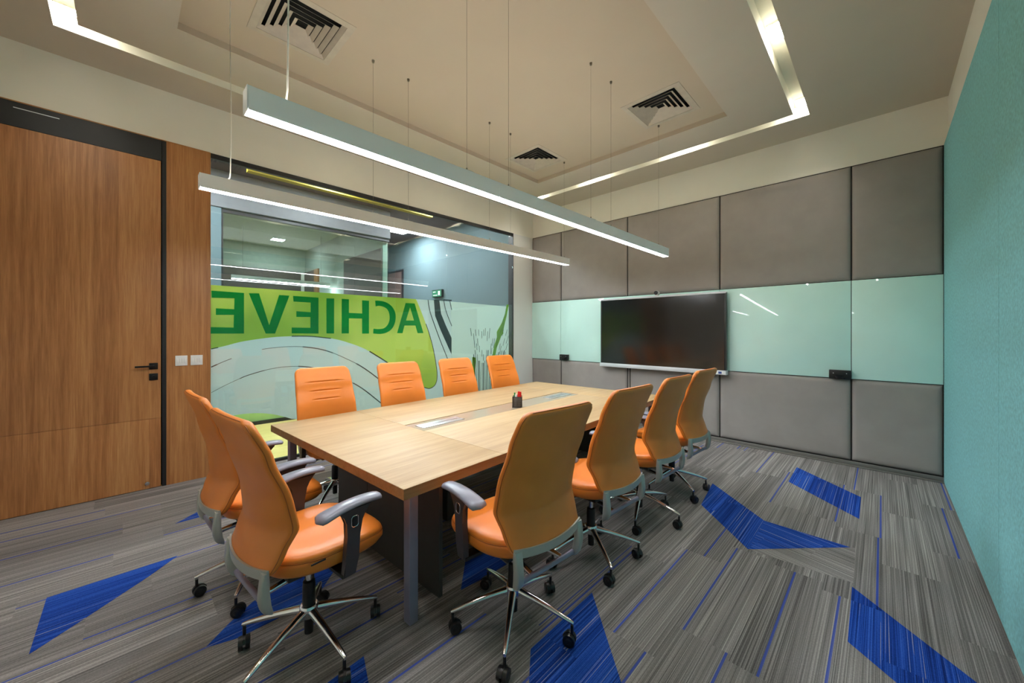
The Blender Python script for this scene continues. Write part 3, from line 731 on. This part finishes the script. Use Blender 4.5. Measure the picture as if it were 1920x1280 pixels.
box('base', (-s, -s, 0), (s, s, .003), 'blackgloss', ph)
cR = Matrix.Rotation(R(40), 4, 'Z')
for (dx, dy, ln_, rad, cap, lb) in ((.010, -.018, .155, .0125, 'red', 'red capped marker, front one in the black pen holder'), (.026, .006, .148, .0115, 'red', 'second red marker, on the right in the pen holder'), (-.022, -.004, .140, .010, 'grn', 'green capped marker on the left in the pen holder'), (-.012, -.024, .128, .0115, 'white_plastic', 'white marker in the middle of the pen holder')):
    p = cR @ Vector((dx, dy, 0))
    o = tag(empty('marker', (hx + p.x, hy + p.y, ZT)), lb, 'marker pen', 'markers in the pen holder'); o.rotation_euler = (dy * 2, dx * 2, 0)
    bm = bmesh.new(); tube(bm, (0, 0, .001), (0, 0, ln_ * .66), rad * .9, n=14); done('barrel', bm, 'white_plastic', o, 40)
    bm = bmesh.new(); tube(bm, (0, 0, ln_ * .66), (0, 0, ln_), rad, rad * .8, 14); done('cap', bm, cap, o, 40)

# ------------------------------------------------------------ office chair (forward is local +y, origin under the column)
def interp(tab, z):
    if z <= tab[0][0]: return tab[0][1]
    for (a, va), (b, vb) in zip(tab, tab[1:]):
        if z <= b:
            t = (z - a) / (b - a); t = t * t * (3 - 2 * t) * .5 + t * .5; return va + (vb - va) * t
    return tab[-1][1]
ZB0, ZB1 = .535, 1.163
YC = [(.53, -.268), (.60, -.252), (.70, -.226), (.82, -.232), (1.0, -.275), (1.165, -.325)]
HW = [(.53, .222), (.62, .238), (.71, .257), (.80, .256), (.97, .249), (1.165, .238)]
WG = [(.53, .030), (.62, .052), (.71, .070), (.85, .050), (1.0, .028), (1.165, .008)]
GRV = [(1.035, .135), (.955, .115), (.880, .095)]
def corner(z):  # rounded top corners / bottom edge
    r = .055; t = ZB1 - z
    a = (r - math.sqrt(max(0, r * r - (r - t) ** 2))) if t < r else 0
    r2 = .03; t2 = z - ZB0
    b = (r2 - math.sqrt(max(0, r2 * r2 - (r2 - t2) ** 2))) if t2 < r2 else 0
    return a + b
def back_point(s, z, side):
    hw = interp(HW, z) - corner(z)
    x = s * hw; y = interp(YC, z) + interp(WG, z) * abs(s) ** 2.2
    e = min((1 - abs(s)) * hw, ZB1 - z, z - ZB0)
    half = .019 * math.sqrt(max(0, 1 - (1 - min(e, .02) / .02) ** 2)) 
    if side > 0:
        y2 = y + half + .008 * min(1, e / .06)
        for zg, wg in GRV:
            if abs(x) < wg + .012:
                k = 1 if abs(x) < wg else 1 - (abs(x) - wg) / .012
                y2 -= .0065 * math.exp(-((z - zg) / .0045) ** 2) * k
                y2 += .003 * math.exp(-((z - zg - .013) / .008) ** 2) * k
        return Vector((x, y2, z))
    return Vector((x, y - half, z))
def backrest(parent):
    bm = bmesh.new()
    zs = [ZB0 + (ZB1 - ZB0) * i / 46 for i in range(47)] + [ZB0 + d for d in (.002, .006)] + [ZB1 - d for d in (.001, .003, .007, .012)]
    for zg, _ in GRV: zs += [zg + d for d in (-.012, -.008, -.004, -.002, 0, .002, .004, .008, .012)]
    zs = sorted(set(round(z, 4) for z in zs))
    ss = [-1, -.992, -.975, -.95, -.92, -.86, -.75, -.6, -.52, -.44, -.36, -.24, -.12, 0, .12, .24, .36, .44, .52, .6, .75, .86, .92, .95, .975, .992, 1]
    F = [[bm.verts.new(back_point(s, z, 1)) for s in ss] for z in zs]
    B = [[F[i][j] if j in (0, len(ss) - 1) or i in (0, len(zs) - 1) else bm.verts.new(back_point(s, z, -1)) for j, s in enumerate(ss)] for i, z in enumerate(zs)]
    for i in range(len(zs) - 1):
        for j in range(len(ss) - 1):
            for G in (F, B):
                q = [G[i][j], G[i][j + 1], G[i + 1][j + 1], G[i + 1][j]]
                try: bm.faces.new(q if G is F else q[::-1])
                except ValueError: pass
    o = done('backrest', bm, 'leather', parent, 60)
    pts = [back_point(-1, z, 1) for z in zs] + [back_point(s, ZB1, 1) for s in ss[1:-1]] + [back_point(1, z, 1) for z in zs[::-1]]
    # piping along the rear edge
    P = []
    for z in [ZB0 + .02 + (ZB1 - .02 - ZB0) * i / 30 for i in range(31)]: P.append(back_point(-.985, z, -1) + Vector((0, -.0012, 0)))
    P2 = [back_point(s, ZB1 - .004, -1) for s in (-.9, -.6, -.3, 0, .3, .6, .9)]
    P3 = [Vector((-p.x, p.y, p.z)) for p in P[::-1]]
    bm = bmesh.new(); path_tube(bm, P[:-1] + P2 + P3[1:], .0022, 6); done('piping', bm, 'piping', o, True)
    return o
def seat(parent):
    bm = bmesh.new(); n = 56
    def outline(k, f):
        a = 2 * PI * k / n; c, s_ = math.cos(a), math.sin(a); e = 2 / 3.6
        x = .252 * math.copysign(abs(c) ** e, c); y = .262 * math.copysign(abs(s_) ** e, s_)
        x *= 1 - .16 * max(0, -y / .262) ** 2 * 1.0 - .06 * max(0, y / .262) ** 3
        return x * f, y * f + .045
    prof = [(.0, .470), (.5, .468), (.86, .470), (.945, .476), (.985, .490), (1.0, .508), (1.002, .520), (.998, .530), (.985, .5345), (.992, .540), (.975, .550), (.94, .558), (.85, .563), (.65, .561), (.4, .557), (.2, .556), (0, .556)]
    rings = []
    for f, z in prof:
        r_ = []
        for k in range(n):
            x, y = outline(k, max(f, .01)); zz = z
            fy = (y - .045) / .262
            if fy > .3: zz -= .034 * ((fy - .3) / .7) ** 2 * (1 if z > .5 else .2)
            if fy < -.4 and z > .5: zz += .006 * ((-fy - .4) / .6)
            r_.append(bm.verts.new((x, y, zz)))
        rings.append(r_)
    for a, b in zip(rings, rings[1:]):
        for k in range(n): bm.faces.new((a[k], a[(k + 1) % n], b[(k + 1) % n], b[k]))
    bm.faces.new(rings[0][::-1]); bm.faces.new(rings[-1])
    o = done('seat', bm, 'leather', parent, 60)
    bm = bmesh.new(); P = []
    for k in range(n):
        x, y = outline(k, .990); zz = .5345; fy = (y - .045) / .262
        if fy > .3: zz -= .034 * ((fy - .3) / .7) ** 2
        if fy < -.4: zz += .006 * ((-fy - .4) / .6)
        P.append((x, y, zz))
    path_tube(bm, P + P[:1], .0024, 6); done('piping', bm, 'piping', o, True)
    box('fabric_tag', (.2475, -.10, .527), (.2515, -.04, .533), 'blackgloss', o)
    return o
def arm(parent, s):
    bm = bmesh.new()
    # blade post flaring into the pad, side profile in (y,z) swept through thickness
    prof = [(.018, .43), (.075, .43), (.088, .50), (.094, .60), (.100, .66), (.115, .69), (.145, .712), (.150, .722), (-.01, .722), (.0, .712), (.022, .695), (.036, .66), (.034, .60), (.026, .50)]
    x0, x1 = .262, .292
    A = [bm.verts.new((s * x0, y, z)) for y, z in prof]; B = [bm.verts.new((s * x1, y, z)) for y, z in prof]
    fa = bm.faces.new(A); fb = bm.faces.new(B[::-1])
    for i in range(len(prof)): bm.faces.new((A[i], B[i], B[(i + 1) % len(prof)], A[(i + 1) % len(prof)]))
    bmesh.ops.bevel(bm, geom=[e for e in bm.edges if abs(e.verts[0].co.x - e.verts[1].co.x) < 1e-5], offset=.005, segments=2, affect='EDGES')
    p = done('arm_post', bm, 'armpost', parent, 40)
    bm = bmesh.new(); addbox(bm, (min(s * .10, s * .285), .015, .425), (max(s * .10, s * .285), .075, .442), bevel=.004); done('arm_bracket', bm, 'blackgloss', parent, 40)
    # chrome outlined button on the outer face
    bm = bmesh.new(); x = s * .2925; R_ = []
    for k in range(20):
        a = 2 * PI * k / 20; e = .5
        R_.append((x, .068 + .016 * math.copysign(abs(math.cos(a)) ** e, math.cos(a)), .662 + .024 * math.copysign(abs(math.sin(a)) ** e, math.sin(a))))
    path_tube(bm, R_ + R_[:1], .0018, 6); done('button_ring', bm, 'chrome', p, True)
    box('button', (min(x, x + s * .0015), .057, .645), (max(x, x + s * .0015), .079, .679), 'blackgloss', p)
    # arched pad
    bm = bmesh.new(); rings = []; n = 20
    for i in range(22):
        t = i / 21; y = -.095 + .30 * t
        zc = .728 + .016 * (1 - (2 * t - 1.1) ** 2 * .9) - .014 * (1 - t) ** 2
        e = min(t, 1 - t) * .30; f = math.sqrt(max(0, 1 - (1 - min(e, .028) / .028) ** 2)) * .93 + .07
        hw = (.046 - .010 * t) * f; th = .0135 * (f * .5 + .5) * (1 if f > .2 else f * 4)
        ring = []
        for k in range(n):
            a = 2 * PI * k / n; c, q = math.cos(a), math.sin(a)
            ring.append(bm.verts.new((s * .277 + hw * math.copysign(abs(c) ** .75, c), y, zc + th * math.copysign(abs(q) ** .8, q) - .004 * abs(c) ** 3)))
        rings.append(ring)
    for a, b in zip(rings, rings[1:]):
        for k in range(n): bm.faces.new((a[k], a[(k + 1) % n], b[(k + 1) % n], b[k]))
    bm.faces.new(rings[0][::-1]); bm.faces.new(rings[-1])
    done('arm_pad', bm, 'armpad', parent, 50)
def caster(parent, name_parent_loc, yaw):
    p = Vector(name_parent_loc)
    o = None
    bm = bmesh.new(); mt = Matrix.Translation(p) @ Matrix.Rotation(yaw, 4, 'Z')
    def T(v): return mt @ Vector(v)
    for s in (-1, 1):
        c0, c1 = T((s * .006, -.012, .0305)), T((s * .023, -.012, .0305))
        tube(bm, c0, c1, .0305, .0285, 20); tube(bm, c1, T((s * .0245, -.012, .0305)), .016, .013, 14)
    o = done('caster', bm, 'blackgloss', parent, 35)
    bm = bmesh.new()
    # hood: part cylinder over the wheels
    pr = []
    for k in range(11):
        a = R(15 + 150 * k / 10); pr.append((-.012 + .0345 * math.cos(a), .0305 + .0345 * math.sin(a)))
    A = [bm.verts.new(T((-.0055, y, z))) for y, z in pr]; B = [bm.verts.new(T((.0055, y, z))) for y, z in pr]
    pi_ = [(-.012 + .010 * math.cos(R(15 + 150 * k / 10)), .0305 + .010 * math.sin(R(15 + 150 * k / 10))) for k in range(11)]
    C_ = [bm.verts.new(T((-.0055, y, z))) for y, z in pi_]; D = [bm.verts.new(T((.0055, y, z))) for y, z in pi_]
    for i in range(10):
        bm.faces.new((A[i], B[i], B[i + 1], A[i + 1])); bm.faces.new((A[i], A[i + 1], C_[i + 1], C_[i])); bm.faces.new((B[i], D[i], D[i + 1], B[i + 1])); bm.faces.new((C_[i], C_[i + 1], D[i + 1], D[i]))
    bm.faces.new((A[0], C_[0], D[0], B[0])); bm.faces.new((A[-1], B[-1], D[-1], C_[-1]))
    tube(bm, T((0, 0, .058)), T((0, 0, .098)), .0075, n=12)
    done('caster_hood', bm, 'blackgloss', o, 40)
def make_chair(base_deg, tilt=0):
    root = empty('office_chair', (0, 0, 0))
    seat(root); backrest(root)
    # curved metal band across the lower rear of the back
    bm = bmesh.new(); n = 24; rows = []
    for zz, off in ((.520, .006), (.558, .006), (.558, -.002), (.520, -.002)):
        row = []
        for i in range(n + 1):
            s = -1 + 2 * i / n; z0 = max(zz, ZB0 + .004)
            hw = .220; x = s * hw; y = interp(YC, .55) + interp(WG, .55) * abs(s) ** 2.2 - .017
            row.append(bm.verts.new((x, y - off - .003 * (1 - abs(s)), zz + .012 * abs(s) ** 2)))
        rows.append(row)
    for i in range(n):
        for a in range(4):
            b = (a + 1) % 4; bm.faces.new((rows[a][i], rows[a][i + 1], rows[b][i + 1], rows[b][i]))
    bm.faces.new([rows[a][0] for a in range(4)]); bm.faces.new([rows[a][n] for a in range(3, -1, -1)])
    done('back_band', bm, 'bracket', root, 40)
    for s in (-1, 1):
        bm = bmesh.new(); secs = [(.203, -.254, .560, .020, .011), (.205, -.256, .53, .021, .014), (.203, -.258, .48, .021, .017), (.199, -.254, .435, .020, .020), (.195, -.246, .405, .019, .020), (.192, -.240, .388, .014, .015)]
        rs = []
        for x, y, z, a, b in secs:
            rs.append([bm.verts.new((s * x + a * p, y + b * q, z - (.008 * q if z < .45 else 0))) for p, q in ((-.7, -1), (.7, -1), (1, -.6), (1, .6), (.7, 1), (-.7, 1), (-1, .6), (-1, -.6))])
        for a, b in zip(rs, rs[1:]):
            for k in range(8): bm.faces.new((a[k], a[(k + 1) % 8], b[(k + 1) % 8], b[k]))
        bm.faces.new(rs[0][::-1]); bm.faces.new(rs[-1])
        done('back_bracket', bm, 'bracket', root, 50)
    bm = bmesh.new(); tube(bm, (-.19, -.240, .408), (.19, -.240, .408), .012, n=16); done('rear_bar', bm, 'charcoal', root, 40)
    for s in (-1, 1):
        bm = bmesh.new(); path_tube(bm, [(s * .10, -.235, .412), (s * .085, -.12, .42), (s * .06, -.03, .43)], [.012, .014, .014], 10)
        done('tilt_arm', bm, 'chrome', root, True)
    bm = bmesh.new(); addbox(bm, (-.085, -.09, .412), (.085, .14, .462), bevel=.012); addbox(bm, (-.18, -.16, .455), (.18, .22, .474), bevel=.005)
    done('tilt_mechanism', bm, 'blackgloss', root, 40)
    bm = bmesh.new(); tube(bm, (.08, .06, .43), (.20, .05, .415), .006, n=10); tube(bm, (.17, .052, .418), (.225, .046, .411), .011, .014, 12); done('tilt_lever', bm, 'blackgloss', root, 40)
    bm = bmesh.new(); tube(bm, (-.06, .10, .425), (-.11, .145, .375), .013, .016, 12); tube(bm, (-.11, .145, .375), (-.125, .158, .36), .018, .016, 12); done('tension_knob', bm, 'blackgloss', root, 40)
    arm(root, 1); arm(root, -1)
    bm = bmesh.new(); lathe(bm, [(.014, .300), (.014, .415)], 18); done('gas_piston', bm, 'chrome', root, 40)
    bm = bmesh.new(); lathe(bm, [(.024, .205), (.029, .215), (.028, .29), (.026, .318), (.018, .322)], 24); lathe(bm, [(.020, .075), (.021, .16)], 20); done('column_shroud', bm, 'blackgloss', root, 40)
    base = done('base_hub', (lambda b: (lathe(b, [(.024, .148), (.036, .155), (.041, .180), (.041, .202), (.036, .208), (.026, .208)], 28), b)[1])(bmesh.new()), 'chrome', root, 40)
    base.rotation_euler = (0, 0, R(base_deg))
    for k in range(5):
        a = 2 * PI * k / 5; d = Vector((math.cos(a), math.sin(a), 0)); nrm = Vector((-d.y, d.x, 0)); up = Vector((0, 0, 1))
        bm = bmesh.new(); rs = []
        for t in (0, .15, .35, .55, .75, .92, 1.0):
            r = .030 + .287 * t; z = .182 - .052 * t - .022 * t * t; hw = .021 - .0105 * t; hh = .019 - .010 * t
            if t == 1: hw *= .75; hh *= .8
            c = d * r + up * z
            rs.append([bm.verts.new(c + nrm * (hw * math.copysign(abs(math.cos(q)) ** .9, math.cos(q))) + up * (hh * math.sin(q))) for q in [2 * PI * i / 12 for i in range(12)]])
        for p, q in zip(rs, rs[1:]):
            for i in range(12): bm.faces.new((p[i], p[(i + 1) % 12], q[(i + 1) % 12], q[i]))
        bm.faces.new(rs[0][::-1]); bm.faces.new(rs[-1])
        done('base_leg', bm, 'chrome', base, 50)
    return root, base
LEGR = .308
def add_casters(root, deg, seed):
    rr = random.Random(seed)
    for k in range(5):
        a = R(deg) + 2 * PI * k / 5
        caster(root, (LEGR * math.cos(a), LEGR * math.sin(a), .0), rr.uniform(0, 2 * PI))
proto, pbase = make_chair(0)
def children_of(o): return [c for c in all_obs if c.parent == o]
all_obs = list(COL.objects)
def copy_tree(o, parent=None):
    c = o.copy(); COL.objects.link(c); c.parent = parent
    for ch in children_of(o): copy_tree(ch, c)
    return c
# (x, y, facing angle of local +y from world +Y, world angle of one base leg, label)
CH = [
    (-1.35, 1.394, 90 - 4, 18.9, 'orange leather office chair, nearest of the four on the right side of the table'),
    (-1.395, 2.185, 90 - 3, 36.7, 'orange leather office chair on the right side of the table, second from the camera'),
    (-1.41, 2.935, 90 - 2, 1.5, 'orange leather office chair on the right side of the table, third from the camera'),
    (-1.435, 3.65, 90 - 3, 37.5, 'orange leather office chair on the right side of the table, farthest, below the screen corner'),
    (-3.452, 1.302, -90 - 1, 30, 'orange leather office chair, nearest the door of the four along the glass wall'),
    (-3.47, 2.08, -90 - 2, 10, 'orange leather office chair on the glass wall side, second from the door'),
    (-3.527, 2.89, -90 - 2, 50, 'orange leather office chair on the glass wall side, third from the door'),
    (-3.555, 3.69, -90 - 2, 5, 'orange leather office chair on the glass wall side, farthest, beside the white column'),
    (-1.948, .615, 6, 8.1, 'orange leather office chair at the near table end, the right one of two'),
    (-2.69, .585, 3, 38, 'orange leather office chair at the near table end, left one, half hidden'),
]
for i, (x, y, fa, ba, lb) in enumerate(CH):
    o = proto if i == 0 else copy_tree(proto)
    o.location = (x, y, 0.0015); o.rotation_euler = (0, 0, R(fa))
    for c in [c for c in COL.objects if c.parent == o and c.name.startswith('base_hub')]: c.rotation_euler = (0, 0, R(ba - fa))
    tag(o, lb, 'office chair', 'orange chairs around the table')
    o['_ba'] = ba - fa
    if 4 <= i <= 7:                      # these arms are set low, under the table top
        for c in [c for c in COL.objects if c.parent == o and c.name.startswith(('arm_post', 'arm_pad'))]: c.location.z -= .074
for i, (x, y, fa, ba, lb) in enumerate(CH):
    o = [q for q in COL.objects if q.get('label') == lb][0]
    del o['_ba']
    add_casters(o, ba - fa, 10 + i)
